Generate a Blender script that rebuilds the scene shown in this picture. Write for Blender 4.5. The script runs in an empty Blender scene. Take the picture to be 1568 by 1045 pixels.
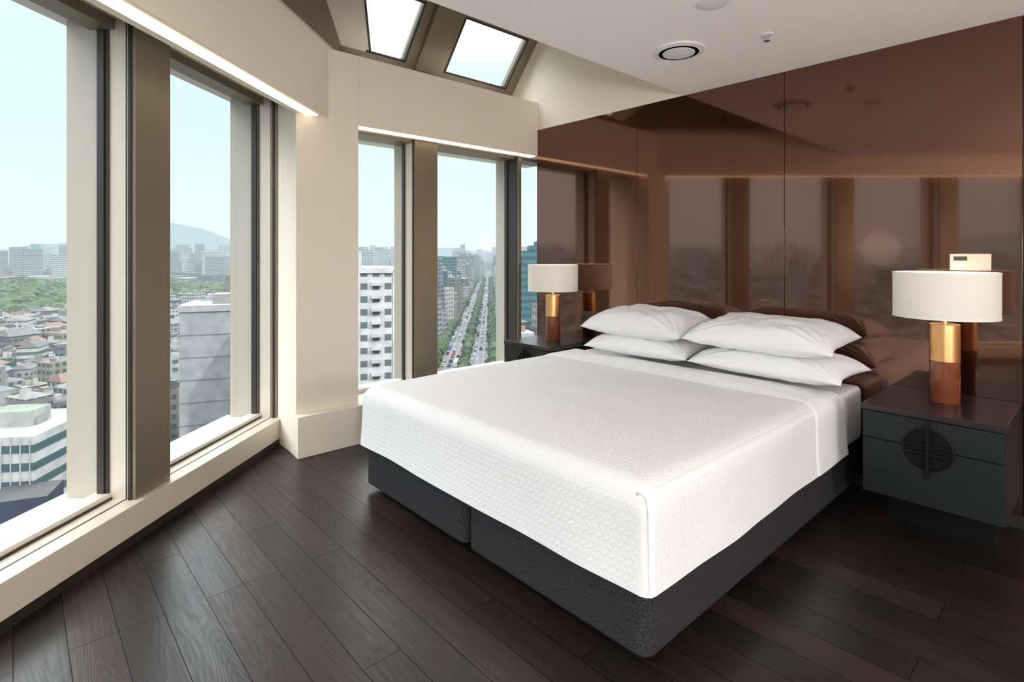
import bpy, bmesh, math, random
from mathutils import Vector, Matrix, noise
random.seed(7)
D=bpy.data; C=bpy.context
SC=C.scene
# ------------------------------------------------------------------ frames
CF=Vector((-.7402,.6724)); CR=Vector((.6724,.7402))
U=Vector((-.681,.7323)); N=Vector((-.7323,-.681))        # slanted window wall: along / outward
def sp(s,p): return (U.x*s+N.x*p, U.y*s+N.y*p)

# ------------------------------------------------------------------ materials
def newmat(name):
    m=D.materials.new(name); m.use_nodes=True
    nt=m.node_tree; b=nt.nodes['Principled BSDF']; return m,nt,b
def mat(name,col,rough=.5,metal=0,spec=.5,coat=0,bump=None,var=None,emis=None):
    m,nt,b=newmat(name)
    b.inputs['Base Color'].default_value=(*col,1); b.inputs['Roughness'].default_value=rough
    b.inputs['Metallic'].default_value=metal; b.inputs['Specular IOR Level'].default_value=spec
    b.inputs['Coat Weight'].default_value=coat
    tc=nt.nodes.new('ShaderNodeTexCoord')
    if var:
        nz=nt.nodes.new('ShaderNodeTexNoise'); nz.inputs['Scale'].default_value=var[0]; nz.inputs['Detail'].default_value=4
        nt.links.new(tc.outputs['Object'],nz.inputs['Vector'])
        mx=nt.nodes.new('ShaderNodeMix'); mx.data_type='RGBA'
        mx.inputs[6].default_value=(*[c*(1-var[1]) for c in col],1); mx.inputs[7].default_value=(*[min(1,c*(1+var[1])) for c in col],1)
        nt.links.new(nz.outputs['Fac'],mx.inputs[0]); nt.links.new(mx.outputs[2],b.inputs['Base Color'])
    if bump:
        nz=nt.nodes.new('ShaderNodeTexNoise'); nz.inputs['Scale'].default_value=bump[0]; nz.inputs['Detail'].default_value=3
        nt.links.new(tc.outputs['Object'],nz.inputs['Vector'])
        bp=nt.nodes.new('ShaderNodeBump'); bp.inputs['Strength'].default_value=bump[1]; bp.inputs['Distance'].default_value=.01
        nt.links.new(nz.outputs['Fac'],bp.inputs['Height']); nt.links.new(bp.outputs['Normal'],b.inputs['Normal'])
    if emis:
        b.inputs['Emission Color'].default_value=(*emis[0],1); b.inputs['Emission Strength'].default_value=emis[1]
    return m
M={}
M['plaster']=mat('plaster_cream',(.84,.765,.655),.75,var=(3,.02),bump=(120,.05))
M['ceil']=mat('ceiling_paint',(.93,.865,.825),.8,var=(2,.02))
M['bronze']=mat('bronze_metal',(.27,.225,.165),.40,metal=.5,var=(6,.05))
M['beige']=mat('champagne_metal',(.68,.62,.545),.4,metal=.2,var=(4,.03))
M['fin']=mat('exterior_fin_metal',(.42,.38,.325),.5,metal=.1,var=(4,.03))
M['sill']=mat('sill_stone',(.58,.51,.42),.34,var=(5,.05))
M['dark']=mat('dark_gasket',(.03,.025,.02),.45)
M['basedark']=mat('dark_skirting',(.02,.015,.012),.5)
M['led']=mat('led_diffuser',(1,.9,.75),.6,emis=((1,.80,.54),1.6))
M['white']=mat('linen_white',(.88,.885,.895),.85,bump=(60,.12),spec=.2)
M['stand']=mat('nightstand_lacquer',(.0105,.0130,.0140),.42,var=(8,.1),spec=.35)
M['standtop']=mat('nightstand_top',(.022,.016,.017),.26,var=(8,.1))
M['black']=mat('black_metal',(.004,.004,.004),.5,metal=0,spec=.2)
M['brass']=mat('brushed_brass',(.86,.48,.20),.34,metal=.95)
M['walnut']=mat('walnut_gloss',(.19,.052,.021),.22,coat=.5,var=(14,.45))
M['plate']=mat('switch_plate',(.64,.53,.41),.35)
M['outlet']=mat('outlet_plate',(.10,.065,.05),.3,metal=.4)
M['vent']=mat('vent_plastic',(.80,.76,.73),.5)
M['ventdark']=mat('vent_slot',(.42,.38,.35),.6)
M['steel']=mat('steel',(.5,.5,.5),.3,metal=.9)

m,nt,b=newmat('charcoal_fabric'); M['charcoal']=m
tc=nt.nodes.new('ShaderNodeTexCoord'); nz=nt.nodes.new('ShaderNodeTexNoise'); nz.inputs['Scale'].default_value=300; nz.inputs['Detail'].default_value=2
mp=nt.nodes.new('ShaderNodeMapping'); mp.inputs['Scale'].default_value=(1,1,.6)
nt.links.new(tc.outputs['Object'],mp.inputs[0]); nt.links.new(mp.outputs[0],nz.inputs['Vector'])
cr=nt.nodes.new('ShaderNodeValToRGB'); cr.color_ramp.elements[0].color=(.009,.009,.010,1); cr.color_ramp.elements[1].color=(.054,.054,.058,1)
cr.color_ramp.elements[0].position=.36; cr.color_ramp.elements[1].position=.66
nt.links.new(nz.outputs['Fac'],cr.inputs[0]); nt.links.new(cr.outputs[0],b.inputs['Base Color']); b.inputs['Roughness'].default_value=.95; b.inputs['Specular IOR Level'].default_value=.2
bp=nt.nodes.new('ShaderNodeBump'); bp.inputs['Strength'].default_value=.35; bp.inputs['Distance'].default_value=.003
nt.links.new(nz.outputs['Fac'],bp.inputs['Height']); nt.links.new(bp.outputs[0],b.inputs['Normal'])

# brown lacquer wall
m,nt,b=newmat('brown_lacquer'); M['brown']=m
tc=nt.nodes.new('ShaderNodeTexCoord'); nz=nt.nodes.new('ShaderNodeTexNoise'); nz.inputs['Scale'].default_value=1.2
nt.links.new(tc.outputs['Object'],nz.inputs['Vector'])
cr=nt.nodes.new('ShaderNodeValToRGB'); cr.color_ramp.elements[0].color=(.140,.066,.043,1); cr.color_ramp.elements[1].color=(.155,.073,.048,1)
nt.links.new(nz.outputs['Fac'],cr.inputs[0]); nt.links.new(cr.outputs[0],b.inputs['Base Color'])
b.inputs['Roughness'].default_value=.085; b.inputs['Metallic'].default_value=.96; b.inputs['Specular IOR Level'].default_value=.5
b.inputs['Coat Weight'].default_value=.9; b.inputs['Coat Roughness'].default_value=.03; b.inputs['Coat IOR'].default_value=1.6; b.inputs['Coat Tint'].default_value=(1,.85,.72,1)

# floor planks
m,nt,b=newmat('dark_walnut_planks'); M['floor']=m
L=nt.links.new
tc=nt.nodes.new('ShaderNodeTexCoord')
br=nt.nodes.new('ShaderNodeTexBrick'); br.inputs['Scale'].default_value=1; br.inputs['Brick Width'].default_value=1.2; br.inputs['Row Height'].default_value=.14
br.inputs['Mortar Size'].default_value=.0015; br.inputs['Mortar Smooth'].default_value=.2; br.offset=.37; br.offset_frequency=3
br.inputs['Color1'].default_value=(0,0,0,1); br.inputs['Color2'].default_value=(1,1,1,1); br.inputs['Mortar'].default_value=(.5,.5,.5,1); br.inputs['Bias'].default_value=0
L(tc.outputs['Object'],br.inputs['Vector'])
cr=nt.nodes.new('ShaderNodeValToRGB'); e=cr.color_ramp.elements; e[0].color=(.0085,.0072,.0072,1); e[1].color=(.029,.0165,.0130,1)
x=e.new(.40); x.color=(.0130,.0098,.0092,1); x=e.new(.7); x.color=(.0175,.0095,.0080,1)
L(br.outputs['Color'],cr.inputs[0])
sepc=nt.nodes.new('ShaderNodeVectorMath'); sepc.operation='MULTIPLY_ADD'; sepc.inputs[1].default_value=(1.3,9,3)
L(tc.outputs['Object'],sepc.inputs[0])
add=nt.nodes.new('ShaderNodeVectorMath'); add.operation='SCALE'; add.inputs[3].default_value=17
L(br.outputs['Color'],add.inputs[0]); L(add.outputs[0],sepc.inputs[2])
wn=nt.nodes.new('ShaderNodeTexNoise'); wn.inputs['Scale'].default_value=.8; wn.inputs['Detail'].default_value=1.0; wn.inputs['Distortion'].default_value=.1
L(sepc.outputs[0],wn.inputs['Vector'])
mm=nt.nodes.new('ShaderNodeMath'); mm.operation='MULTIPLY'; mm.inputs[1].default_value=150; L(wn.outputs['Fac'],mm.inputs[0])
sn=nt.nodes.new('ShaderNodeMath'); sn.operation='SINE'; L(mm.outputs[0],sn.inputs[0])
fine=nt.nodes.new('ShaderNodeTexNoise'); fine.inputs['Scale'].default_value=45; fine.inputs['Detail'].default_value=4
mpf=nt.nodes.new('ShaderNodeMapping'); mpf.inputs['Scale'].default_value=(.06,1.6,1); L(tc.outputs['Object'],mpf.inputs[0]); L(mpf.outputs[0],fine.inputs['Vector'])
gm=nt.nodes.new('ShaderNodeMath'); gm.operation='MULTIPLY_ADD'; gm.inputs[1].default_value=.11; L(sn.outputs[0],gm.inputs[0]); L(fine.outputs['Fac'],gm.inputs[2])
rg=nt.nodes.new('ShaderNodeMapRange'); rg.inputs['From Min'].default_value=.25; rg.inputs['From Max'].default_value=.75; rg.inputs['To Min'].default_value=.55; rg.inputs['To Max'].default_value=1.5
L(gm.outputs[0],rg.inputs['Value'])
mc=nt.nodes.new('ShaderNodeVectorMath'); mc.operation='SCALE'; L(cr.outputs[0],mc.inputs[0]); L(rg.outputs[0],mc.inputs[3])
mo=nt.nodes.new('ShaderNodeMix'); mo.data_type='RGBA'; mo.inputs[7].default_value=(.002,.0015,.0015,1); L(br.outputs['Fac'],mo.inputs[0]); L(mc.outputs[0],mo.inputs[6])
L(mo.outputs[2],b.inputs['Base Color'])
rr=nt.nodes.new('ShaderNodeMapRange'); rr.inputs['From Min'].default_value=.2; rr.inputs['From Max'].default_value=.8; rr.inputs['To Min'].default_value=.38; rr.inputs['To Max'].default_value=.27
L(gm.outputs[0],rr.inputs['Value'])
sg_=nt.nodes.new('ShaderNodeSeparateColor'); L(br.outputs['Color'],sg_.inputs[0])
ra=nt.nodes.new('ShaderNodeMath'); ra.operation='MULTIPLY_ADD'; ra.inputs[1].default_value=.05; L(sg_.outputs[0],ra.inputs[0]); L(rr.outputs[0],ra.inputs[2])
L(ra.outputs[0],b.inputs['Roughness'])
si=nt.nodes.new('ShaderNodeMath'); si.operation='MULTIPLY_ADD'; si.inputs[1].default_value=-.36; si.inputs[2].default_value=.45; L(br.outputs['Fac'],si.inputs[0]); L(si.outputs[0],b.inputs['Specular IOR Level'])
hb=nt.nodes.new('ShaderNodeMath'); hb.operation='MULTIPLY_ADD'; hb.inputs[1].default_value=-2; L(br.outputs['Fac'],hb.inputs[0]); L(gm.outputs[0],hb.inputs[2])
bp=nt.nodes.new('ShaderNodeBump'); bp.inputs['Strength'].default_value=.2; bp.inputs['Distance'].default_value=.002
L(hb.outputs[0],bp.inputs['Height']); L(bp.outputs[0],b.inputs['Normal'])

# glass : thin pane
m=D.materials.new('window_glass'); m.use_nodes=True; nt=m.node_tree; nt.nodes.clear(); M['glass']=m
o=nt.nodes.new('ShaderNodeOutputMaterial'); t=nt.nodes.new('ShaderNodeBsdfTransparent'); t.inputs[0].default_value=(.96,.985,.985,1)
g=nt.nodes.new('ShaderNodeBsdfGlossy'); g.inputs['Roughness'].default_value=.0; g.inputs[0].default_value=(.8,.9,.9,1)
fr=nt.nodes.new('ShaderNodeFresnel'); fr.inputs[0].default_value=1.2; mx=nt.nodes.new('ShaderNodeMixShader')
nt.links.new(fr.outputs[0],mx.inputs[0]); nt.links.new(t.outputs[0],mx.inputs[1]); nt.links.new(g.outputs[0],mx.inputs[2]); nt.links.new(mx.outputs[0],o.inputs[0])

# lamp shade
m=D.materials.new('lamp_shade_linen'); m.use_nodes=True; nt=m.node_tree; nt.nodes.clear(); M['shade']=m
o=nt.nodes.new('ShaderNodeOutputMaterial'); d1=nt.nodes.new('ShaderNodeBsdfDiffuse'); d1.inputs[0].default_value=(.92,.89,.85,1)
t1=nt.nodes.new('ShaderNodeBsdfTranslucent'); t1.inputs[0].default_value=(.92,.88,.82,1); mx=nt.nodes.new('ShaderNodeMixShader'); mx.inputs[0].default_value=.3
nt.links.new(d1.outputs[0],mx.inputs[1]); nt.links.new(t1.outputs[0],mx.inputs[2]); nt.links.new(mx.outputs[0],o.inputs[0])

# duvet with embossed pattern from UV (metres)
m,nt,b=newmat('duvet_jacquard'); M['duvet']=m; L=nt.links.new
b.inputs['Roughness'].default_value=.75; b.inputs['Specular IOR Level'].default_value=.3
uv=nt.nodes.new('ShaderNodeUVMap'); uv.uv_map='UVMap'
def M_(op,a,b_=None,c_=None):
    n=nt.nodes.new('ShaderNodeMath'); n.operation=op
    for i,v in enumerate((a,b_,c_)):
        if v is None: continue
        if isinstance(v,(int,float)): n.inputs[i].default_value=v
        else: L(v,n.inputs[i])
    return n.outputs[0]
sx=nt.nodes.new('ShaderNodeSeparateXYZ'); L(uv.outputs[0],sx.inputs[0])
PX,PY=.030,.025
row=M_('FLOOR',M_('DIVIDE',sx.outputs[1],PY))
odd=M_('MODULO',M_('ABSOLUTE',row),2.0)
uu=M_('ADD',M_('DIVIDE',sx.outputs[0],PX),M_('MULTIPLY',odd,.5))
fu=M_('SUBTRACT',M_('FRACT',uu),.5); fv=M_('SUBTRACT',M_('FRACT',M_('DIVIDE',sx.outputs[1],PY)),.5)
sg=M_('SUBTRACT',M_('MULTIPLY',odd,2.0),1.0)
a1=M_('ADD',fu,M_('MULTIPLY',M_('MULTIPLY',fv,sg),.7))
rad=M_('ADD',M_('POWER',M_('DIVIDE',M_('ABSOLUTE',a1),.27),2.0),M_('POWER',M_('DIVIDE',M_('ABSOLUTE',fv),.38),2.0))
mr=nt.nodes.new('ShaderNodeMapRange'); mr.interpolation_type='SMOOTHSTEP'; L(rad,mr.inputs['Value']); mr.inputs['From Min'].default_value=.3; mr.inputs['From Max'].default_value=1.2; mr.inputs['To Min'].default_value=1; mr.inputs['To Max'].default_value=0
bp=nt.nodes.new('ShaderNodeBump'); bp.inputs['Strength'].default_value=.30; bp.inputs['Distance'].default_value=.004
L(mr.outputs[0],bp.inputs['Height']); L(bp.outputs[0],b.inputs['Normal'])
mxc=nt.nodes.new('ShaderNodeMix'); mxc.data_type='RGBA'; mxc.inputs[6].default_value=(.845,.85,.865,1); mxc.inputs[7].default_value=(.88,.885,.90,1)
L(mr.outputs[0],mxc.inputs[0]); L(mxc.outputs[2],b.inputs['Base Color'])

# ------------------------------------------------------------------ mesh helpers
def mkobj(name,verts,faces,mat_,smooth=False,bevel=0,seg=2):
    me=D.meshes.new(name); me.from_pydata([tuple(v) for v in verts],[],faces); me.update()
    me.materials.append(mat_)
    bm=bmesh.new(); bm.from_mesh(me); bmesh.ops.recalc_face_normals(bm,faces=bm.faces); bm.to_mesh(me); bm.free()
    o=D.objects.new(name,me); C.collection.objects.link(o)
    if smooth:
        for p in me.polygons: p.use_smooth=True
    if bevel:
        md=o.modifiers.new('bevel','BEVEL'); md.width=bevel; md.segments=seg; md.limit_method='ANGLE'
        for p in me.polygons: p.use_smooth=True
        try: me.set_sharp_from_angle(angle=math.radians(40))
        except Exception: pass
        wn_=o.modifiers.new('wn','WEIGHTED_NORMAL'); wn_.keep_sharp=False
    return o
BF=[(0,3,2,1),(4,5,6,7),(0,1,5,4),(1,2,6,5),(2,3,7,6),(3,0,4,7)]
def prism(name,poly,z0,z1,mat_,**k):
    n=len(poly); v=[(x,y,z0) for x,y in poly]+[(x,y,z1) for x,y in poly]
    f=[tuple(range(n))[::-1],tuple(range(n,2*n))]+[(i,(i+1)%n,n+(i+1)%n,n+i) for i in range(n)]
    return mkobj(name,v,f,mat_,**k)
def xzprism(name,poly,y0,y1,mat_,**k):
    n=len(poly); v=[(x,y0,z) for x,z in poly]+[(x,y1,z) for x,z in poly]
    f=[tuple(range(n))[::-1],tuple(range(n,2*n))]+[(i,(i+1)%n,n+(i+1)%n,n+i) for i in range(n)]
    return mkobj(name,v,f,mat_,**k)
def box(name,x0,x1,y0,y1,z0,z1,mat_,**k): return prism(name,[(x0,y0),(x1,y0),(x1,y1),(x0,y1)],z0,z1,mat_,**k)
def sbox(name,s0,s1,p0,p1,z0,z1,mat_,**k): return prism(name,[sp(s0,p0),sp(s1,p0),sp(s1,p1),sp(s0,p1)],z0,z1,mat_,**k)
def lathe(name,prof,c,mat_,seg=48,smooth=True,closed=False):
    v=[];f=[]
    for r,z in prof:
        for i in range(seg):
            a=2*math.pi*i/seg; v.append((c[0]+r*math.cos(a),c[1]+r*math.sin(a),c[2]+z))
    n=len(prof)
    for j in range(n-1 if not closed else n):
        for i in range(seg):
            a=j*seg+i; b_=j*seg+(i+1)%seg; k=((j+1)%n)*seg
            f.append((a,b_,k+(i+1)%seg,k+i))
    if not closed:
        f.append(tuple(range(seg))[::-1]); f.append(tuple(range((n-1)*seg,n*seg)))
    o=mkobj(name,v,f,mat_,smooth=smooth)
    try: o.data.set_sharp_from_angle(angle=math.radians(35))
    except Exception: pass
    return o
def group(name,loc,children):
    e=D.objects.new(name,None); C.collection.objects.link(e); e.location=loc; e.empty_display_size=.1
    for c in children:
        c.parent=e; c.location=Vector(c.location)-Vector(loc)
    return e

# ------------------------------------------------------------------ room shell
XR=3.4
prism('floor',[(-.1,-3),(XR,-3),(XR,4.0),(-4.25,4.0),(-4.25,1.49)],-.12,0,M['floor'])
prism('ceiling',[(-2.15,3.7),(XR,3.7),(XR,-3.0),(.605,-3.0),(-2.15,-.04)],2.53,2.62,M['ceil'])
prism('ceiling_void',[(-2.05,3.7),(-2.05,-.2),(-3.60,1.36),(-3.62,3.7)],3.5,3.6,M['ceil'])
box('wall_fascia',-2.15,-2.08,-.2,3.7,2.62,3.5,M['ceil'])
edges=[-3.70,-2.574,-1.44,-.31,.82,XR]
ch=[]
for i in range(5):
    x0_,x1_=edges[i]+.0015,edges[i+1]-.0015
    ch.append(box('panel_%d'%(i+1),x0_,x1_,3.68,3.70,0,2.53,M['brown'],bevel=.001,seg=1))
ch.append(box('backing',-3.70,XR,3.70,3.98,0,2.53,M['dark']))
group('wall_head',(0,3.7,0),ch)
xzprism('wall_head_upper',[(-4.12,2.53),(-4.12,2.97),(-3.66,3.52),(-2.0,3.6),(-2.0,2.53)],3.68,3.95,M['plaster'])
box('wall_head_return',-3.97,-3.70,3.985,4.1,0,2.29,M['plaster'])
box('wall_right',XR,XR+.1,-3,4,0,2.6,M['plaster'])
ch=[box('wall_low',-.2,XR,-3.1,-3,0,.25,M['plaster']),box('wall_high',-.2,XR,-3.1,-3,2.45,2.62,M['plaster'])]
group('wall_back',(1,-3,0),ch)
ch=[]
for x in (-.2,1.0,2.2,XR-.08): ch.append(box('post',x,x+.08,-3.08,-3.0,.25,2.45,M['bronze']))
ch.append(mkobj('glass',[(-.2,-3.04,.25),(XR,-3.04,.25),(XR,-3.04,2.45),(-.2,-3.04,2.45)],[(0,1,2,3)],M['glass']))
group('fill_window',(1.5,-3.04,1.3),ch)  # unseen back glazing, added so more sky light reaches column, soffit and ceiling
box('baseboard_head',-3.5,XR,3.668,3.68,0,.06,M['basedark'])
prism('wall_column',[(-3.69,1.40),(-3.69,1.85),(-4.33,1.85),(-4.33,1.62),(-4.05,1.40)],0,2.79,M['plaster'],bevel=.004)
prism('baseboard_end',[(-3.62,1.385),(-3.62,3.68),(-4.02,3.68),(-4.02,1.86),(-4.2,1.86),(-4.2,1.56),(-4.065,1.415)],0,.275,M['plaster'],bevel=.004)
box('wall_end_soffit',-4.30,-3.69,1.85,3.68,2.285,2.79,M['plaster'])
box('wall_end_soffit_outer',-4.30,-3.705,3.68,4.1,2.285,2.79,M['plaster'])
box('trim_led_end',-3.775,-3.70,1.86,3.66,2.277,2.286,M['led'])
sbox('wall_left_soffit',-2.2,3.78,1.595,1.76,2.30,2.80,M['plaster'])
sbox('wall_left_soffit_recess',-2.2,4.1,1.76,2.40,2.47,2.80,M['beige'])
sbox('trim_led_left',-2.15,3.60,1.625,1.70,2.291,2.301,M['led'])
sbox('wall_left_upper',-.1,4.15,1.67,1.76,2.80,3.6,M['bronze'])
sbox('trim_upper_1',-.1,3.95,1.64,1.67,2.80,2.86,M['beige'])
# ------------------------------------------------------------------ window_1 (slanted wall)
ch=[]
ch.append(sbox('sill',-2.2,3.80,1.965,2.40,.047,.185,M['sill'],bevel=.003))
ch.append(sbox('sill_groove',-2.2,3.80,2.045,2.053,.18,.1865,M['dark']))
ch.append(sbox('bottom_rail',-2.2,3.80,2.12,2.20,.185,.215,M['beige']))
ch.append(sbox('bottom_gasket',-2.2,3.80,2.114,2.12,.185,.195,M['dark']))
ch.append(sbox('head_rail',-2.2,4.0,2.10,2.22,2.42,2.47,M['bronze']))
ch.append(sbox('head_trim',-2.2,4.0,1.98,2.02,2.44,2.47,M['dark']))
for i,s in enumerate([3.758,2.443,1.128,-.187,-1.502]):
    w=.237
    ch.append(sbox('post_face_%d'%i,s+.004,s+w,2.00,2.02,.185,2.47,M['bronze']))
    ch.append(sbox('post_side_%d'%i,s,s+w-.004,2.03,2.145,.185,2.47,M['beige']))
    ch.append(sbox('post_line_%d'%i,s-.004,s+w-.002,2.018,2.032,.185,2.47,M['dark']))
    ch.append(sbox('post_reveal_%d'%i,s-.003,s+w-.003,2.040,2.044,.185,2.47,M['dark']))
    ch.append(sbox('post_gasket_%d'%i,s-.016,s+w+.016,2.145,2.18,.185,2.47,M['dark']))
    ch.append(sbox('post_gasket_in_%d'%i,s-.010,s+w+.010,2.128,2.136,.185,2.47,M['dark']))
    ch.append(sbox('post_fin_%d'%i,s-.004,s+w+.004,2.18,2.345,.10,2.60,M['fin']))
gs=[-2.2,-1.502,-.187,1.128,2.443,3.758]
for i in range(5):
    a,b_=sp(gs[i]+(.24 if i else 0),2.165),sp(gs[i+1],2.165)
    ch.append(mkobj('glass_%d'%i,[(*a,.2),(*b_,.2),(*b_,2.45),(*a,2.45)],[(0,1,2,3)],M['glass']))
group('window_1',(*sp(2,2.1),0),ch)
sbox('baseboard_left',-2.2,3.77,1.972,2.2,0,.047,M['basedark'])
# ------------------------------------------------------------------ window_2 (end wall)
ch=[]
ch.append(box('sill_frame',-4.06,-3.93,1.85,4.0,.275,.31,M['beige']))
ch.append(box('head_frame',-4.05,-3.86,1.85,4.0,2.262,2.286,M['bronze']))
for i,(y,w) in enumerate([(2.405,.222),(3.545,.045)]):
    ch.append(box('post_face_%d'%i,-3.84,-3.82,y+.004,y+w,.275,2.286,M['bronze']))
    ch.append(box('post_line_%d'%i,-3.852,-3.838,y-.004,y+w-.002,.275,2.286,M['dark']))
    ch.append(box('post_side_%d'%i,-3.965,-3.85,y,y+w-.004,.275,2.286,M['beige'] if i==0 else M['dark']))
    ch.append(box('post_gasket_%d'%i,-4.0,-3.965,y-.012,y+w+(.012 if i==0 else 0),.275,2.286,M['dark']))
    ch.append(box('post_fin_%d'%i,-4.135,-4.0,y-.003,y+w+.003,.2,2.4,M['fin']))
for i,(a,b_) in enumerate([(1.85,2.405),(2.627,3.545),(3.59,4.0)]):
    ch.append(mkobj('glass_%d'%i,[(-3.985,a,.3),(-3.985,b_,.3),(-3.985,b_,2.27),(-3.985,a,2.27)],[(0,1,2,3)],M['glass']))
group('window_2',(-3.98,2.8,0),ch)
# ------------------------------------------------------------------ window_3 (skylight), sloped 50 deg
SX,SZ=.6377,.7703
def sk(y,a,o=0):
    return (-4.05+SX*a-SZ*o, y, 2.95+SZ*a+SX*o)
def skpoly(name,poly,o0,o1,m_,**k):
    n=len(poly); v=[sk(y,a,o0) for y,a in poly]+[sk(y,a,o1) for y,a in poly]
    f=[tuple(range(n))[::-1],tuple(range(n,2*n))]+[(i,(i+1)%n,n+(i+1)%n,n+i) for i in range(n)]
    return mkobj(name,v,f,m_,**k)
ch=[]
ch.append(skpoly('rail_bottom',[(1.5,-.06),(3.68,-.06),(3.68,.03),(1.5,.03)],-.01,.08,M['bronze']))
ch.append(skpoly('rail_top',[(1.2,.545),(3.68,.545),(3.68,.78),(1.2,.78)],-.01,.08,M['bronze']))
ch.append(skpoly('stile_end',[(3.57,.03),(3.68,.03),(3.68,.545),(3.57,.545)],-.01,.08,M['bronze']))
ch.append(skpoly('post',[(2.44,.03),(2.83,.03),(2.83,.545),(2.44,.545)],-.01,.08,M['bronze']))
ch.append(skpoly('post_cap',[(2.53,-.0),(2.74,-.0),(2.74,.6),(2.53,.6)],-.05,-.01,M['bronze'],bevel=.004))
ch.append(skpoly('stile_slanted',[(1.75,.03),(2.11,.03),(1.88,.545),(1.4,.545)],-.01,.08,M['beige']))
g_=.018
for i,(a,b_) in enumerate([(2.83,3.57),(2.08,2.44)]):
    ch.append(skpoly('gasket_%d'%i,[(a,.03),(b_,.03),(b_,.03+g_),(a,.03+g_)],-.014,.02,M['dark']))
    ch.append(skpoly('gasket_t%d'%i,[(a if i==0 else 1.9,.545-g_),(b_,.545-g_),(b_,.545),(a if i==0 else 1.88,.545)],-.014,.02,M['dark']))
    ch.append(skpoly('gasket_r%d'%i,[(b_-g_,.03),(b_,.03),(b_,.545),(b_-g_,.545)],-.014,.02,M['dark']))
ch.append(skpoly('gasket_l0',[(2.83,.03),(2.83+g_,.03),(2.83+g_,.545),(2.83,.545)],-.014,.02,M['dark']))
ch.append(skpoly('gasket_l1',[(2.11,.03),(2.11+g_,.03),(1.88+g_,.545),(1.88,.545)],-.014,.02,M['dark']))
ch.append(mkobj('glass_a',[sk(2.83,.03,.03),sk(3.57,.03,.03),sk(3.57,.545,.03),sk(2.83,.545,.03)],[(0,1,2,3)],M['glass']))
ch.append(mkobj('glass_b',[sk(2.10,.03,.03),sk(2.44,.03,.03),sk(2.44,.545,.03),sk(1.86,.545,.03)],[(0,1,2,3)],M['glass']))
ch.append(box('curb',-4.14,-4.05,1.5,3.68,2.79,2.935,M['bronze']))
group('window_3',(-3.9,2.8,3.1),ch)

# ------------------------------------------------------------------ ceiling fittings
c=[lathe('ring',[(.145,0),(.143,-.010),(.112,-.016),(.106,-.004)],(-1.70,2.844,2.53),M['vent']),
   lathe('slot',[(.112,-.0165),(.092,-.0165)],(-1.70,2.844,2.53),M['ventdark']),
   lathe('cone',[(.094,-.004),(.090,-.020),(.05,-.026),(.0005,-.026)],(-1.70,2.844,2.53),M['vent'])]
group('ceiling_air_diffuser',(-1.70,2.844,2.53),c)
lathe('ceiling_speaker',[(.07,0),(.068,-.008),(.05,-.012),(.0005,-.012)],(-1.266,2.418,2.53),M['vent'])
a=lathe('rose',[(.035,0),(.034,-.005),(.014,-.008),(.0005,-.008)],(-1.26,2.99,2.53),M['vent'],seg=24)
b_=lathe('nozzle',[(.008,-.006),(.008,-.03),(.016,-.032),(.016,-.035),(.0005,-.035)],(-1.26,2.99,2.53),M['steel'],seg=20)
group('ceiling_sprinkler',(-1.26,2.99,2.53),[a,b_])

# ------------------------------------------------------------------ bed
BX0,BX1,BY0,BY1=-2.915,-1.0,1.49,3.66
BC=-1.96
def rbox(name,x0,x1,y0,y1,z0,z1,r,mat_,be=.015,cs=6):
    pts=[]
    for cx,cy,a0 in [(x1-r,y0+r,-90),(x1-r,y1-r,0),(x0+r,y1-r,90),(x0+r,y0+r,180)]:
        for i in range(cs+1):
            a=math.radians(a0+90*i/cs); pts.append((cx+r*math.cos(a),cy+r*math.sin(a)))
    return prism(name,pts,z0,z1,mat_,bevel=be,seg=3)
ch=[]
ch.append(rbox('base_a',BX0+.01,BC-.008,BY0+.01,BY1,.038,.275,.045,M['charcoal']))
ch.append(rbox('base_b',BC+.008,BX1-.01,BY0+.01,BY1,.038,.275,.045,M['charcoal']))
for i,(x,y) in enumerate([(-2.8,1.65),(-2.06,1.65),(-1.86,1.65),(-1.12,1.65),(-2.8,3.5),(-2.06,3.5),(-1.86,3.5),(-1.12,3.5)]):
    ch.append(lathe('foot_%d'%i,[(.028,0),(.03,.045)],(x,y,0),M['black'],seg=20))
ch.append(rbox('mattress',BX0+.02,BX1+.004,BY0+.02,BY1+.01,.276,.585,.04,M['white'],be=.03))
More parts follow.
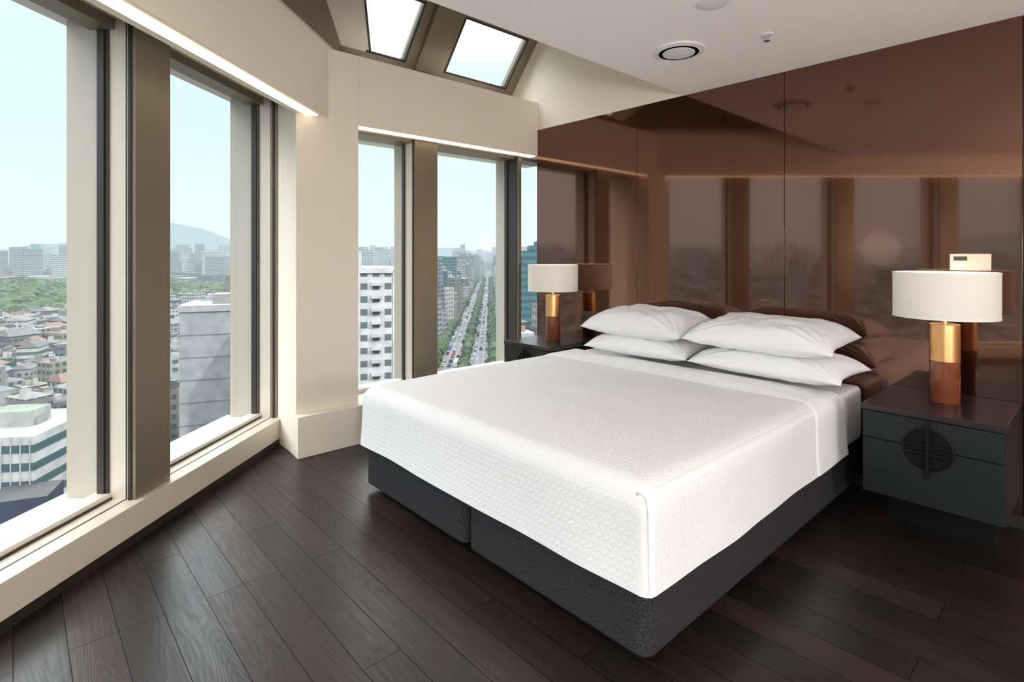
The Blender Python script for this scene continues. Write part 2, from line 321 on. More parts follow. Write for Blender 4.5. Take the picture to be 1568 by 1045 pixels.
def duvet(name,x0,x1,y0,y1,zh,zt,mat_,headround=False,amp=1.0,seed=0,rc=.055):
    cs=8
    def outline(off):
        r=max(rc-off*.3,.03); pts=[]
        X0,X1,Y0,Y1=x0+off,x1-off,y0+off,(y1-off if headround else y1)
        NX=60
        cc=[(X1-r,Y0+r,-90,(0)),(X1-.004,Y1-.004,0,1),(X0+.004,Y1-.004,90,1),(X0+r,Y0+r,180,0)]
        cor=[]
        for cx,cy,a0,sm in cc:
            rr=.004 if sm else r
            cor.append([(cx+rr*math.cos(math.radians(a0+90*i/cs)),cy+rr*math.sin(math.radians(a0+90*i/cs)),math.cos(math.radians(a0+90*i/cs)),math.sin(math.radians(a0+90*i/cs))) for i in range(cs+1)])
        for k in range(4):
            pts+=cor[k]; a=cor[k][-1]; b=cor[(k+1)%4][0]
            for i in range(1,NX):
                t=i/NX; pts.append((a[0]+(b[0]-a[0])*t,a[1]+(b[1]-a[1])*t,a[2],a[3]))
        return pts
    levels=[]
    H=zt-zh; rs=.085
    nl=12
    for i in range(nl+1):
        t=i/nl; z=zh+(H-rs)*t; levels.append((-.006*(1-t)**2*2, z, H-(z-zh)))
    for i in range(1,9):
        a=math.pi/2*i/8; levels.append((rs*(1-math.cos(a)), zt-rs+rs*math.sin(a), rs-rs*math.sin(a)))
    verts=[];uvs=[];faces=[]
    for off,z,drop in levels:
        for (x,y,nx,ny) in outline(off):
            verts.append([x,y,z]); uvs.append((x+nx*drop,y+ny*drop))
    n=len(outline(0))
    base=outline(0)
    for k,v in enumerate(verts):
        li=k//n; nx,ny=base[k%n][2],base[k%n][3]; f=min(1,levels[li][2]/H)
        w=noise.noise(Vector((v[0]*3.1+seed,v[1]*3.1,v[2]*1.5)))*.012*amp*(.35+f)
        v[0]+=nx*w; v[1]+=ny*w
        v[2]+=noise.noise(Vector((v[0]*2.2,v[1]*2.2,seed+3)))*.005*amp
    for l in range(len(levels)-1):
        for i in range(n):
            faces.append((l*n+i,l*n+(i+1)%n,(l+1)*n+(i+1)%n,(l+1)*n+i))
    top=outline(levels[-1][0]); prev=(len(levels)-1)*n
    cx,cy=(x0+x1)/2,(y0+y1)/2
    R=40
    for j in range(1,R+1):
        s=1-j/R*.985
        dome=.022*(1-s*s)
        for i,(x,y,nx,ny) in enumerate(top):
            X=cx+(x-cx)*s; Y=cy+(y-cy)*s
            w=(noise.noise(Vector((X*2.2,Y*2.2,seed+3)))*.005+noise.noise(Vector((X*6,Y*5,seed+9)))*.006*(1-s*s))*amp
            verts.append([X,Y,zt+dome+w]); uvs.append((X,Y))
        cur=prev+n
        for i in range(n): faces.append((prev+i,prev+(i+1)%n,cur+(i+1)%n,cur+i))
        prev=cur
    faces.append(tuple(range(prev,prev+n)))
    o=mkobj(name,verts,faces,mat_,smooth=True)
    ul=o.data.uv_layers.new(name='UVMap')
    for l in o.data.loops: ul.data[l.index].uv=uvs[l.vertex_index]
    return o
ch.append(duvet('duvet',BX0-.005,BX1+.01,BY0-.012,2.96,.265,.605,M['duvet'],seed=2,rc=.04,amp=.8))
ch.append(duvet('sheet_fold',BX0-.010,BX1+.016,2.90,3.34,.270,.612,M['white'],seed=5,rc=.02,headround=True,amp=.5))
def tube(name,pts,rad,mat_):
    cu=D.curves.new(name,'CURVE'); cu.dimensions='3D'; s=cu.splines.new('BEZIER'); s.bezier_points.add(len(pts)-1)
    for p,q in zip(s.bezier_points,pts):
        p.co=q; p.handle_left_type=p.handle_right_type='AUTO'
    cu.bevel_depth=rad; cu.bevel_resolution=3; cu.use_fill_caps=True
    o=D.objects.new(name,cu); C.collection.objects.link(o); cu.materials.append(mat_)
    dg=C.evaluated_depsgraph_get(); me=D.meshes.new_from_object(o.evaluated_get(dg)); D.objects.remove(o)
    o=D.objects.new(name,me); C.collection.objects.link(o)
    for p in me.polygons: p.use_smooth=True
    return o
cx,cy=BX1+.006,BY0-.004
ch.append(tube('corner_piping',[(cx-.05,cy+.008,.572),(cx-.030,cy+.000,.584),(cx-.012,cy+.003,.574),(cx-.005,cy+.004,.545),(cx-.002,cy+.005,.46),(cx+.001,cy+.004,.35),(cx+.005,cy+.001,.266)],.0036,M['white']))
group('bed',(BC,2.57,0),ch)

def pillow(name,cx,cy,cz,w,d,h,rz=0,tilt=0,seed=0):
    NXp,NYp=72,52; v=[];f=[]
    def P(i,j,sg):
        x=-math.cos(math.pi*i/NXp)*.35+(-1+2*i/NXp)*.65; y=-math.cos(math.pi*j/NYp)*.35+(-1+2*j/NYp)*.65
        ax,ay=abs(x),abs(y)
        pin=1-.08*(1-y*y)*ax**3; piny=1-.10*(1-x*x)*ay**3
        X=w/2*x*pin; Y=d/2*y*piny
        t=max(0,(1-ax**3.6))**.6*max(0,(1-ay**3.6))**.6
        wr=noise.noise(Vector((x*2.5+seed,y*2.2,seed*1.7)))*.12+noise.noise(Vector((x*5+seed,y*4,seed)))*.07
        ang=math.atan2(ay-1.0,ax-1.0); cr_=math.sin(ang*18+seed)*.07*(ax*ay)**1.2
        zz=sg*h/2*t*(1+wr*1.2+cr_*3)
        if sg<0: zz*=.75
        zz+= -.02*(ax*ay)**3
        return Vector((X,Y,zz))
    top={};bot={}
    for i in range(NXp+1):
        for j in range(NYp+1):
            top[i,j]=len(v); v.append(P(i,j,1))
            if i in(0,NXp) or j in(0,NYp): bot[i,j]=top[i,j]
            else: bot[i,j]=len(v); v.append(P(i,j,-1))
    for i in range(NXp):
        for j in range(NYp):
            f.append((top[i,j],top[i+1,j],top[i+1,j+1],top[i,j+1])); f.append((bot[i,j],bot[i,j+1],bot[i+1,j+1],bot[i+1,j]))
    R=Matrix.Rotation(math.radians(rz),3,'Z')@Matrix.Rotation(math.radians(tilt),3,'X')
    v=[R@q for q in v]
    o=mkobj(name,v,f,M['white'],smooth=True); o.location=(cx,cy,cz); return o
pillow('pillow',-1.38,3.39,.702,.88,.52,.18,rz=-1,tilt=1,seed=1)
pillow('pillow',-2.25,3.39,.702,.82,.52,.18,rz=2,tilt=1,seed=4)
pillow('pillow',-1.41,3.36,.866,.86,.53,.215,rz=1,tilt=5,seed=8)
pillow('pillow',-2.26,3.37,.858,.84,.53,.215,rz=-2,tilt=5,seed=13)

# ------------------------------------------------------------------ nightstands
def nightstand(name,x0,x1):
    y0,y1,z0,z1=3.115,3.676,.185,.617; cx=(x0+x1)/2; zc=.4525; c=[]
    c.append(box('carcass',x0,x1,y0+.018,y1,z0,z1-.03,M['stand'],bevel=.002))
    c.append(box('top',x0-.002,x1+.002,y0,y1,z1-.03,z1,M['standtop'],bevel=.002))
    c.append(box('drawer_upper',x0+.004,x1-.004,y0+.002,y0+.02,zc+.003,z1-.034,M['stand'],bevel=.0015))
    c.append(box('drawer_lower',x0+.004,x1-.004,y0+.002,y0+.02,z0+.002,zc-.003,M['stand'],bevel=.0015))
    c.append(box('plinth',x0+.06,x1-.06,y0+.22,y1,0,z0,M['black']))
    seg=48; v=[];f=[]
    for k,(r,yy) in enumerate([(.098,0),(.098,-.006),(.090,-.008),(.086,-.003),(.001,-.003)]):
        for i in range(seg):
            a=2*math.pi*i/seg; v.append((cx+r*math.cos(a),y0+.002+yy,zc+r*math.sin(a)))
    for k in range(4):
        for i in range(seg): f.append((k*seg+i,k*seg+(i+1)%seg,(k+1)*seg+(i+1)%seg,(k+1)*seg+i))
    c.append(mkobj('escutcheon',v,f,M['black'],smooth=False))
    c.append(box('handle_vertical',cx-.008,cx+.008,y0-.03,y0-.016,zc-.13,zc+.13,M['black'],bevel=.002))
    c.append(box('handle_upper',cx-.085,cx+.085,y0-.026,y0-.014,zc+.012,zc+.024,M['black'],bevel=.002))
    c.append(box('handle_lower',cx-.085,cx+.085,y0-.026,y0-.014,zc-.024,zc-.012,M['black'],bevel=.002))
    for q,zz in enumerate((.11,-.11)): c.append(box('standoff_%d'%q,cx-.005,cx+.005,y0-.018,y0+.003,zc+zz-.005,zc+zz+.005,M['black']))
    return group(name,(cx,3.4,0),c)
nightstand('nightstand',-.85,-.316)
nightstand('nightstand',-3.53,-3.0)

# ------------------------------------------------------------------ table lamps
M['bulb']=mat('bulb_glass',(1,.95,.85),.4,emis=((1,.9,.75),1.5))
def lamp(name,x,y):
    z=.617; c=[]
    c.append(lathe('base_wood',[(.0005,0),(.060,0),(.062,.003),(.062,.205)],(x,y,z),M['walnut']))
    c.append(lathe('base_brass',[(.0625,.205),(.0625,.385),(.060,.388),(.0005,.388)],(x,y,z),M['brass']))
    c.append(lathe('neck',[(.013,.386),(.013,.45)],(x,y,z),M['brass'],seg=24))
    c.append(lathe('shade',[(.214,.423),(.2145,.645),(.2125,.645),(.212,.423)],(x,y,z),M['shade'],seg=72,closed=True))
    c.append(lathe('shade_rim_low',[(.2155,.421),(.2155,.427),(.211,.427),(.211,.421)],(x,y,z),M['white'],seg=72,closed=True))
    c.append(lathe('shade_rim_top',[(.2165,.640),(.2165,.646),(.211,.646),(.211,.640)],(x,y,z),M['white'],seg=72,closed=True))
    c.append(lathe('bulb',[(.0005,.58),(.02,.575),(.03,.55),(.027,.52),(.014,.49),(.014,.45)],(x,y,z),M['bulb'],seg=24))
    for k in range(3):
        a=k*2.094+.3
        c.append(tube('spider_%d'%k,[(x+.012*math.cos(a),y+.012*math.sin(a),z+.455),(x+.12*math.cos(a),y+.12*math.sin(a),z+.455),(x+.212*math.cos(a),y+.212*math.sin(a),z+.455)],.002,M['brass']))
    g=group(name,(x,y,z),c)
    li=D.lights.new('lamp_bulb_light','POINT'); li.energy=2.2; li.color=(1,.92,.82); li.shadow_soft_size=.04
    lo=D.objects.new('bulb_light',li); C.collection.objects.link(lo); lo.parent=g; lo.location=(0,0,.60)
lamp('table_lamp',-.577,3.44)
lamp('table_lamp',-3.263,3.44)

# ------------------------------------------------------------------ wall plates
c=[box('plate',-.594,-.428,3.669,3.68,1.266,1.354,M['plate'],bevel=.002),
   box('display',-.578,-.522,3.667,3.67,1.318,1.340,M['dark'])]
for i in range(3): c.append(box('button_%d'%i,-.578+i*.02,-.564+i*.02,3.667,3.67,1.280,1.302,M['vent'],bevel=.001))
for i in range(2): c.append(box('switch_%d'%i,-.510+i*.035,-.480+i*.035,3.667,3.67,1.277,1.340,M['plate'],bevel=.001))
group('light_switch_panel',(-.51,3.675,1.307),c)
c=[box('plate',-3.15,-2.95,3.668,3.68,.755,.858,M['outlet'],bevel=.002)]
for i in range(3): c.append(lathe('socket_%d'%i,[(.022,0),(.022,.003),(.0005,.003)],(0,0,0),M['dark'],seg=24)); s_=c[-1]; s_.rotation_euler=(math.radians(90),0,0); s_.location=(-3.106+i*.056,3.668,.807)
group('power_outlet',(-3.05,3.675,.805),c)

# ------------------------------------------------------------------ CITY
GZ=-60.0
HAZE=(.60,.78,.86)
city=[]
def paint_haze(nt,surf,k,col=HAZE):  # air haze painted into the material: pale emission growing with distance
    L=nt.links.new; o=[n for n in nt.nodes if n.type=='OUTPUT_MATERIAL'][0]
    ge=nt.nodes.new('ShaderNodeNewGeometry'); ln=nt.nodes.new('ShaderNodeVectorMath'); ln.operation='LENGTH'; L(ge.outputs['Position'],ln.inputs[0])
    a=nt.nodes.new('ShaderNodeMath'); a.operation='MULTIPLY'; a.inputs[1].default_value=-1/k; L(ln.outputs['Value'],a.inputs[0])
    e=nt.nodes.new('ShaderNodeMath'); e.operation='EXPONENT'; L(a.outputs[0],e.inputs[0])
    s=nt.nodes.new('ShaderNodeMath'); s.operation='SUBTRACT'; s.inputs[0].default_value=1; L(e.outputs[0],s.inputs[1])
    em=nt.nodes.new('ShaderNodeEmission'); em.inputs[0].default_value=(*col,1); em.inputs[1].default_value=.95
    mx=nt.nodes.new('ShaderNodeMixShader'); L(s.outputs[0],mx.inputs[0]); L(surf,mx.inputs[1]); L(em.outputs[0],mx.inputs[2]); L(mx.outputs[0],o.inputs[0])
def citymat(name,gain=.155):
    m,nt,b=newmat(name); L=nt.links.new
    at=nt.nodes.new('ShaderNodeAttribute'); at.attribute_name='Col'
    b.inputs['Roughness'].default_value=.7
    ge=nt.nodes.new('ShaderNodeNewGeometry')
    def mt(op,a,bb=None):
        n=nt.nodes.new('ShaderNodeMath'); n.operation=op
        for i,v in enumerate((a,bb)):
            if v is None: continue
            if isinstance(v,(int,float)): n.inputs[i].default_value=v
            else: L(v,n.inputs[i])
        return n.outputs[0]
    cr_=nt.nodes.new('ShaderNodeVectorMath'); cr_.operation='CROSS_PRODUCT'; L(ge.outputs['Normal'],cr_.inputs[0]); cr_.inputs[1].default_value=(0,0,1)
    dt=nt.nodes.new('ShaderNodeVectorMath'); dt.operation='DOT_PRODUCT'; L(cr_.outputs[0],dt.inputs[0]); L(ge.outputs['Position'],dt.inputs[1])
    sx=nt.nodes.new('ShaderNodeSeparateXYZ'); L(ge.outputs['Position'],sx.inputs[0]); sn=nt.nodes.new('ShaderNodeSeparateXYZ'); L(ge.outputs['Normal'],sn.inputs[0])
    wz=mt('GREATER_THAN',mt('FRACT',mt('DIVIDE',mt('ADD',sx.outputs[2],600),3.3)),.5)
    wh=mt('GREATER_THAN',mt('FRACT',mt('DIVIDE',mt('ADD',dt.outputs['Value'],9000),3.0)),at.outputs['Alpha'])
    side=mt('LESS_THAN',mt('ABSOLUTE',sn.outputs[2]),.5)
    w=mt('MULTIPLY',mt('MULTIPLY',wz,wh),side)
    nz=nt.nodes.new('ShaderNodeTexNoise'); nz.inputs['Scale'].default_value=.35; nz.inputs['Detail'].default_value=5; L(ge.outputs['Position'],nz.inputs['Vector'])
    gg=mt('MULTIPLY',mt('ADD',nz.outputs['Fac'],.5),gain)
    sc=nt.nodes.new('ShaderNodeVectorMath'); sc.operation='SCALE'; L(at.outputs['Color'],sc.inputs[0]); L(gg,sc.inputs[3])
    mx=nt.nodes.new('ShaderNodeMix'); mx.data_type='RGBA'; L(sc.outputs[0],mx.inputs[6]); mx.inputs[7].default_value=(.010,.030,.038,1)
    L(mt('MULTIPLY',w,.88),mx.inputs[0]); L(mx.outputs[2],b.inputs['Base Color'])
    paint_haze(nt,b.outputs[0],3400)
    return m
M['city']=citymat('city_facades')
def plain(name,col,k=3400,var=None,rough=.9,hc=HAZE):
    m=mat(name,col,rough,var=var); b=m.node_tree.nodes['Principled BSDF']; paint_haze(m.node_tree,b.outputs[0],k,hc); return m
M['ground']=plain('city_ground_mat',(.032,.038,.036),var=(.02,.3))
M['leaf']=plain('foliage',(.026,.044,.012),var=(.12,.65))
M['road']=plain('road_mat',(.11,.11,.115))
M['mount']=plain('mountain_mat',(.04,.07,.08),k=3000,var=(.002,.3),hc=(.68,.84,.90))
F2=(CF-.04*CR).normalized(); R2=Vector((F2.y,-F2.x))
def cw(d,r): return F2*d+R2*r
class MB:
    def __init__(s): s.v=[];s.f=[];s.c=[]
    def box(s,c,hx,hy,z0,z1,ang,col,roof=None,al=.35):
        ca,sa=math.cos(ang),math.sin(ang); b0=len(s.v)
        for z in (z0,z1):
            for a,b in((-hx,-hy),(hx,-hy),(hx,hy),(-hx,hy)): s.v.append((c[0]+a*ca-b*sa,c[1]+a*sa+b*ca,z))
        for k,q in enumerate(BF[1:]):
            s.f.append(tuple(b0+i for i in q)); s.c.append((*( (roof or col) if k==0 else col),al))
    def gable(s,c,hx,hy,z0,z1,ang,col):
        ca,sa=math.cos(ang),math.sin(ang); b0=len(s.v)
        for a,b,z in((-hx,-hy,z0),(hx,-hy,z0),(hx,hy,z0),(-hx,hy,z0),(-hx*.7,0,z1),(hx*.7,0,z1)): s.v.append((c[0]+a*ca-b*sa,c[1]+a*sa+b*ca,z))
        for q in((0,1,5,4),(2,3,4,5),(1,2,5),(3,0,4)):
            s.f.append(tuple(b0+i for i in q)); s.c.append((*col,2))
    def make(s,name,m_):
        me=D.meshes.new(name); me.from_pydata(s.v,[],s.f); me.materials.append(m_)
        at=me.color_attributes.new('Col','FLOAT_COLOR','CORNER')
        for p,cc in zip(me.polygons,s.c):
            for li in p.loop_indices: at.data[li].color=cc
        o=D.objects.new(name,me); C.collection.objects.link(o); city.append(o); return o
base_ang=math.atan2(F2.y,F2.x)
wallc=[(.95,.92,.86),(.7,.68,.64),(.62,.6,.58),(1.6,1.6,1.58),(.50,.36,.30),(.85,.74,.6),(.5,.54,.58),(1.4,1.42,1.45),(.60,.44,.35),(1.3,1.25,1.15)]
roofc=[(.55,.6,.58),(.28,.46,.38),(1.1,1.12,1.1),(.45,.45,.48),(.55,.33,.24),(.25,.42,.52),(1.6,1.6,1.58),(.22,.22,.23),(.6,.48,.38),(.35,.36,.38)]
glassc=[(.12,.36,.42),(.1,.28,.38),(.2,.5,.55),(.55,.68,.72),(.9,.93,.93)]
cb=MB()
parks=[(730,-590,130),(790,-480,110),(640,-700,120),(565,-468,75),(560,-590,90)]
reserved=[(150,-45,34),(172,-88,22),(116,-100,24),(105,-85,14),(275,28,45)]+parks
def res(d,r):
    if -36<r<8 and d>60: return True
    for a,b,q in reserved:
        if (d-a)**2+(r-b)**2<q*q: return True
    return False
free=[]
for (ra,rb,st,hmin,hmax) in [(85,420,12,5,13),(420,1100,18,6,16),(1100,2600,40,10,26)]:
    n=int(rb/st)+1
    for i in range(-n,n+1):
        for j in range(-n,n+1):
            dd=i*st+random.uniform(-.18,.18)*st; rr=j*st+random.uniform(-.18,.18)*st
            dist=math.hypot(dd,rr)
            if dist<ra or dist>=rb: continue
            an=math.degrees(math.atan2(rr,dd))
            if an>35 or an<-125: continue
            if res(dd,rr): continue
            if i%7==0 or j%6==0:
                if dist<1000: free.append((i*st,j*st))
                continue
            if random.random()<.06:
                if dist<900: free.append((dd,rr))
                continue
            blk=math.sin((i//7)*12.9+(j//6)*78.2)
            h=random.uniform(hmin,hmax)
            if random.random()<.06: h*=random.uniform(1.6,2.6)
            if abs(rr+14)<70 and dd>200: h=max(h,random.uniform(18,48))
            if dist<200: h=min(h,26)
            ang=base_ang+blk*.4
            p=cw(dd,rr); hx=st*random.uniform(.33,.49); hy=st*random.uniform(.33,.49)
            wc=random.choice(wallc); rc_=random.choice(roofc)
            g=random.uniform(.7,1.15); wc=tuple(x*g for x in wc)
            al=random.choice([.3,.4,.5,-.1])
            cb.box(p,hx,hy,GZ,GZ+h,ang,wc,rc_,al)
            if dist<700 and h<14 and random.random()<.35:
                cb.gable(p,hx*1.06,hy*1.06,GZ+h,GZ+h+random.uniform(2,4),ang,random.choice([(.3,.28,.28),(.55,.30,.2),(.3,.42,.5),(.45,.42,.4),(.25,.42,.4)]))
            elif dist<900:
                for _ in range(random.choice([1,2,3])):
                    q=p+Vector((random.uniform(-.5,.5)*hx,random.uniform(-.5,.5)*hy)); e_=random.uniform(.12,.3)
                    cb.box(q,hx*e_,hy*e_,GZ+h,GZ+h+random.uniform(1.2,3.2),ang,random.choice(wallc),random.choice(roofc),2)
for _ in range(560):
    an=math.radians(random.uniform(-110,30)); dist=random.uniform(1200,4200)
    dd,rr=dist*math.cos(an),dist*math.sin(an)
    if res(dd,rr): continue
    h=random.uniform(45,72)+ (dist/4200)*random.uniform(0,60); g=random.uniform(1.2,2.4)
    p=cw(dd,rr); w=random.uniform(9,32)
    cb.box(p,w,9,GZ,GZ+h,base_ang+random.choice([0,.5,1.2,1.57]),(.85*g,.86*g,.88*g),(.6,.6,.6),.3)
for sgn in (-1,1):
    dd=250
    while dd<2600:
        w=random.uniform(14,30); h=random.uniform(30,60) if dd>330 else random.uniform(22,40)
        off=(-36-w*.6) if sgn<0 else (8+w*.6)
        if sgn>0 and dd<360: dd+=30; continue
        c_=random.choice(glassc); al=random.choice([-.1,-.1,.2,.3])
        cb.box(cw(dd,off),w*.55,w*.5,GZ,GZ+h,base_ang,c_,(.5,.52,.52),al)
        if random.random()<.5: cb.box(cw(dd,off),w*.25,w*.25,GZ+h,GZ+h+5,base_ang,(.6,.6,.6),None,2)
        dd+=w*1.25+4
cb.make('city_buildings',M['city'])
ab=MB(); c0=cw(150,-26-17); a0=base_ang+.25
W=(1.9,1.95,1.95)
ab.box(c0,11,16,GZ,-2.5,a0,W,(1.2,1.2,1.2),.42)
ab.box(c0,6,8,-2.5,2.3,a0,(1.3,1.4,1.45),None,2)
ab.box(c0,11.4,16.4,-3.4,-2.0,a0,(1.9,1.9,1.9),None,2)
fx=Vector((math.cos(a0),math.sin(a0))); fy=Vector((-math.sin(a0),math.cos(a0)))
for k in range(17):
    z=-6.6-k*3.3
    for s_ in (-11.5,-2.5,6.5): ab.box(c0+fy*s_-fx*11.5,.6,1.3,z,z+.9,a0,(1.7,1.75,1.75),None,2)
    for sd in (-1,1):
        for s_ in (-6,1.5,8): ab.box(c0+fy*(sd*16.5)+fx*s_,2.0,.7,z,z+.9,a0,(1.7,1.75,1.75),None,2)
for s_ in (-16,-7,2,11,15.8): ab.box(c0+fy*s_-fx*11.1,.3,.35,GZ,-2.6,a0,(2.0,2.0,2.0),None,2)
ab.make('apartment_tower',M['city'])
ob=MB(); c1=cw(172,-84)
ob.box(c1,9,8,GZ,-14,base_ang+.3,(1.0,1.08,1.16),(.8,.84,.9),2)
ob.box(c1,9.4,8.4,-15.2,-13.4,base_ang+.3,(1.2,1.25,1.3),None,2)
for k in range(6): ob.box(c1,9.15,8.15,-22-k*6.5,-21.7-k*6.5,base_ang+.3,(.7,.76,.84),None,2)
ob.box(cw(172,-80),4,4,-13.4,-10.5,base_ang+.3,(.9,.9,.9),None,2)
ob.make('concrete_tower',M['city'])
lb=MB(); c2=cw(116,-99)
lb.box(c2,10,12,GZ,-33,base_ang+.1,(1.7,1.75,1.75),(1.1,1.15,1.1),2)
for k in range(7): lb.box(c2,10.15,12.15,-36-k*3.4,-34.6-k*3.4,base_ang+.1,(.12,.3,.34),None,2)
for k in range(15):
    pv=c2+Vector((math.cos(base_ang+.1+math.pi/2),math.sin(base_ang+.1+math.pi/2)))*(-11.4+k*1.63)-Vector((math.cos(base_ang+.1),math.sin(base_ang+.1)))*10.1
    lb.box(pv,.12,.10,GZ,-33,base_ang+.1,(1.5,1.55,1.55),None,2)
for q in range(9):
    lb.box(c2+Vector((random.uniform(-6,6),random.uniform(-6,6))),random.uniform(.6,2),random.uniform(.6,2),-33,-33+random.uniform(.8,2),base_ang+.1,random.choice(wallc),random.choice(roofc),2)
lb.box(cw(116,-96),3,4,-33,-30,base_ang+.1,(1.3,1.3,1.28),(.5,.7,.5),2)
lb.box(cw(104,-85),4,4.5,GZ,-42,base_ang+.35,(.06,.10,.22),(.2,.2,.22),2)
lb.make('office_block',M['city'])
me=MB(); n=10
for k in range(n):
    t=k/(n-1); h=-2+15*math.sin(t*math.pi/2)
    me.box(cw(262,10+k*3.4),12,1.75,GZ,h,base_ang,(.10,.50,.62),(.1,.25,.3),-.1)
me.make('glass_tower',M['city'])
def quad(name,pts,z,m_):
    o=mkobj(name,[(p[0],p[1],z) for p in pts],[(0,1,2,3)],m_); city.append(o); return o
R_=9000
quad('city_ground',[(-R_,-R_),(R_,-R_),(R_,R_),(-R_,R_)],GZ,M['ground'])
quad('boulevard_road',[cw(60,-33),cw(3500,-33),cw(3500,5),cw(60,5)],GZ+.2,M['road'])
lm=MB()
for r in (-27.5,-24,-20.5,-17.2,-10.8,-7.5,-4,-.5):
    dd=80
    while dd<900:
        lm.box(cw(dd,r),2.2,.12,GZ+.21,GZ+.26,base_ang,(2.5,2.5,2.5),None,2); dd+=9
lm.make('road_markings',M['city'])
cm=MB()
for _ in range(260):
    r=random.choice([-26,-22.3,-18.8,-9.2,-5.8,-2.2]); dd=random.uniform(120,1100)
    c_=random.choice([(3,3,3),(3.2,3.2,3.2),(.1,.1,.12),(1.6,1.6,1.65),(2.4,2.4,2.4),(1.3,.3,.2),(1.6,1.1,.4),(.4,.6,1.2)])
    p=cw(dd,r); L_=2.3 if random.random()<.92 else 5
    cm.box(p,L_,.95,GZ+.5,GZ+1.15 if L_<3 else GZ+3,base_ang,c_,None,2)
    if L_<3: cm.box(p,L_*.5,.8,GZ+1.15,GZ+1.7,base_ang,(.1,.12,.14),c_,2)
cm.make('traffic_cars',M['city'])
def blobs(name,items,m_):
    v=[];f=[]
    bm=bmesh.new(); bmesh.ops.create_icosphere(bm,subdivisions=2,radius=1); bv=[x.co.copy() for x in bm.verts]; bf=[tuple(q.index for q in fc.verts) for fc in bm.faces]; bm.free()
    for (x,y,z,r,h) in items:
        b0=len(v); sd=random.uniform(0,50)
        for q in bv:
            k=1+.55*noise.noise(q*2.1+Vector((sd,0,0)))
            v.append((x+q.x*r*k,y+q.y*r*k,z+q.z*h*k))
        f+= [tuple(b0+i for i in t) for t in bf]
    me=D.meshes.new(name); me.from_pydata(v,[],f); me.materials.append(m_); o=D.objects.new(name,me); C.collection.objects.link(o); city.append(o); return o
it=[]
for r in (-32,-30,-14,-13,2,3.6):
    dd=110
    while dd<1300:
        p=cw(dd,r+random.uniform(-1,1)); rd=random.uniform(2.6,4.4) if r in(-32,-30,2,3.6) else random.uniform(1.8,3)
        it.append((p.x,p.y,GZ+4+rd*.4,rd,rd*1.1)); dd+=random.uniform(6,11)
blobs('street_trees',it,M['leaf'])
it=[]
for a,b,q in parks:
    for _ in range(420):
        t=random.uniform(0,6.28); u=math.sqrt(random.random())*q
        p=cw(a+u*math.cos(t),b+u*math.sin(t)); rd=random.uniform(4,8.5)
        it.append((p.x,p.y,GZ+4+16*(1-u/q)+rd*.5,rd,rd*1.0))
random.shuffle(free)
for a,b in free[:850]:
    p=cw(a+random.uniform(-2,2),b+random.uniform(-2,2)); rd=random.uniform(2,3.6)
    it.append((p.x,p.y,GZ+4.5,rd,rd*1.3))
blobs('park_trees',it,M['leaf'])
v=[];f=[];n=240
for k in range(n+1):
    an=math.radians(-130+175*k/n)
    h=120+260*max(0,noise.noise(Vector((k*.06,1.3,0)))+.25)+70*noise.noise(Vector((k*.23,4,0)))
    px=an-math.radians(-30); h+=260*math.exp(-(px/.07)**2)
    for (dist,hh) in((6500,0),(7600,h*.55),(8600,h)):
        p=cw(dist*math.cos(an),dist*math.sin(an)); v.append((p.x,p.y,GZ+hh))
for k in range(n):
    for j in range(2): a=k*3+j; f.append((a,a+3,a+4,a+1))
city.append(mkobj('distant_mountains',v,f,M['mount'],smooth=True))
group('cityscape',(-200,150,GZ),city)

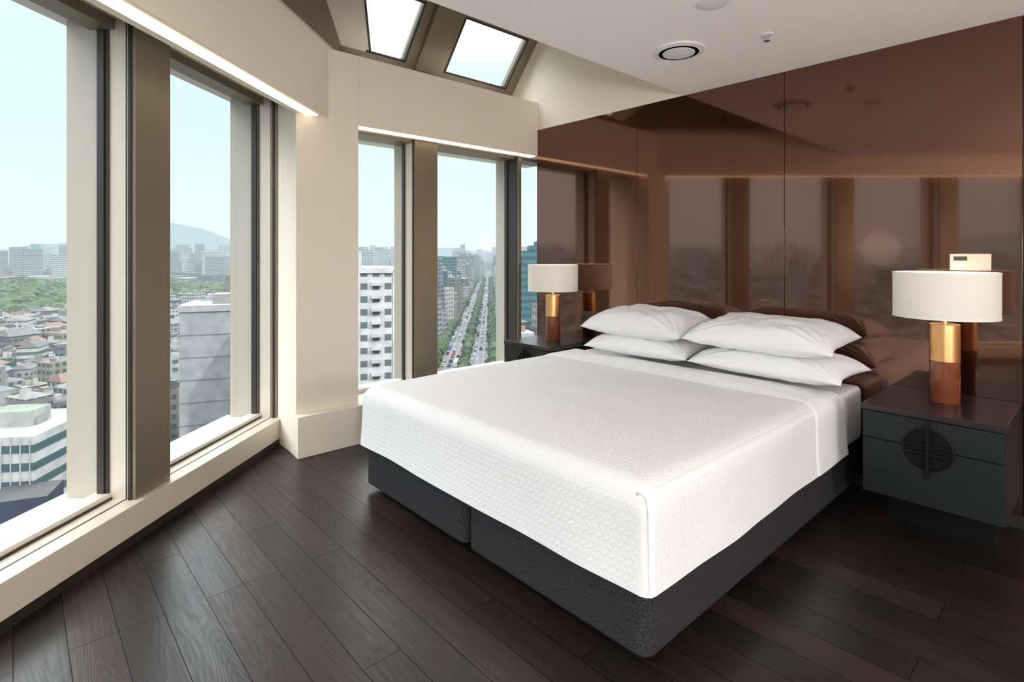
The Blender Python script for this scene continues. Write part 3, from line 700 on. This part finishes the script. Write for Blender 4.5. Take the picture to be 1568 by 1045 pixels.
# ------------------------------------------------------------------ world + lights
w=D.worlds.new('sky'); SC.world=w; w.use_nodes=True; nt=w.node_tree; L=nt.links.new
bg=nt.nodes['Background']; tc=nt.nodes.new('ShaderNodeTexCoord'); sx=nt.nodes.new('ShaderNodeSeparateXYZ'); L(tc.outputs['Generated'],sx.inputs[0])
cr=nt.nodes.new('ShaderNodeValToRGB'); e=cr.color_ramp.elements
e[0].position=0; e[0].color=(.80,.90,.93,1); e[1].position=1; e[1].color=(.97,.985,1.0,1)
for p,c_ in((.08,(.80,.91,.94)),(.2,(.73,.89,.945)),(.30,(.73,.90,.96)),(.45,(.97,.985,1.0))):
    x=e.new(p); x.color=(*c_,1)
L(sx.outputs[2],cr.inputs[0]); L(cr.outputs[0],bg.inputs[0])
mr=nt.nodes.new('ShaderNodeMapRange'); mr.interpolation_type='SMOOTHSTEP'; L(sx.outputs[2],mr.inputs['Value']); mr.inputs['From Min'].default_value=.31; mr.inputs['From Max'].default_value=.60
mr.inputs['To Min'].default_value=1.13; mr.inputs['To Max'].default_value=7.0; L(mr.outputs[0],bg.inputs[1])
sun=D.lights.new('sun','SUN'); sun.energy=4.0; sun.angle=.02; sun.color=(1,.95,.86); so=D.objects.new('sun',sun); C.collection.objects.link(so)
so.rotation_euler=Vector((.75,.12,.70)).to_track_quat('Z','Y').to_euler()
def spot(n,x,y,e_,blend=.8,size=1.9,rad=.12,col=(1,.98,.96)):
    l=D.lights.new(n,'SPOT'); l.energy=e_; l.spot_size=size; l.spot_blend=blend; l.shadow_soft_size=rad; l.color=col
    o=D.objects.new(n,l); C.collection.objects.link(o); o.location=(x,y,2.50); return o
for i,(x,y) in enumerate([(.3,-.4),(1.2,1.6)]): spot('fill_spot',x,y,25)  # spots added out of view as interior fill, no fixture modelled
def fill_lamp(x,y,e_,z=1.55):  # unseen stand with point light, added behind the view to brighten walls and ceiling
    c=[lathe('foot',[(.0005,0),(.15,0),(.15,.015),(.02,.025)],(x,y,0),M['black']),
       lathe('pole',[(.011,.02),(.011,z-.36)],(x,y,0),M['brass'],seg=20),
       lathe('holder',[(.011,z-.37),(.06,z-.33),(.062,z-.32)],(x,y,0),M['brass'],seg=32)]
    g=group('fill_lamp',(x,y,0),c)
    l=D.lights.new('fill_point','POINT'); l.energy=e_; l.shadow_soft_size=.30; l.color=(1,.98,.96)
    o=D.objects.new('fill_light',l); C.collection.objects.link(o); o.parent=g; o.location=(0,0,z)
fill_lamp(1.2,-.4,200,z=1.45); fill_lamp(1.7,1.8,80,z=1.2)

cam=D.cameras.new('camera'); co=D.objects.new('camera',cam); C.collection.objects.link(co); SC.camera=co
co.location=(0,0,1.35); co.rotation_euler=(math.radians(90),0,math.radians(47.75))
cam.sensor_width=36; cam.lens=841/1568*36; cam.shift_y=-132.5/1568; cam.clip_start=.05; cam.clip_end=20000
SC.view_settings.view_transform='Standard'; SC.view_settings.look='None'; SC.view_settings.exposure=0
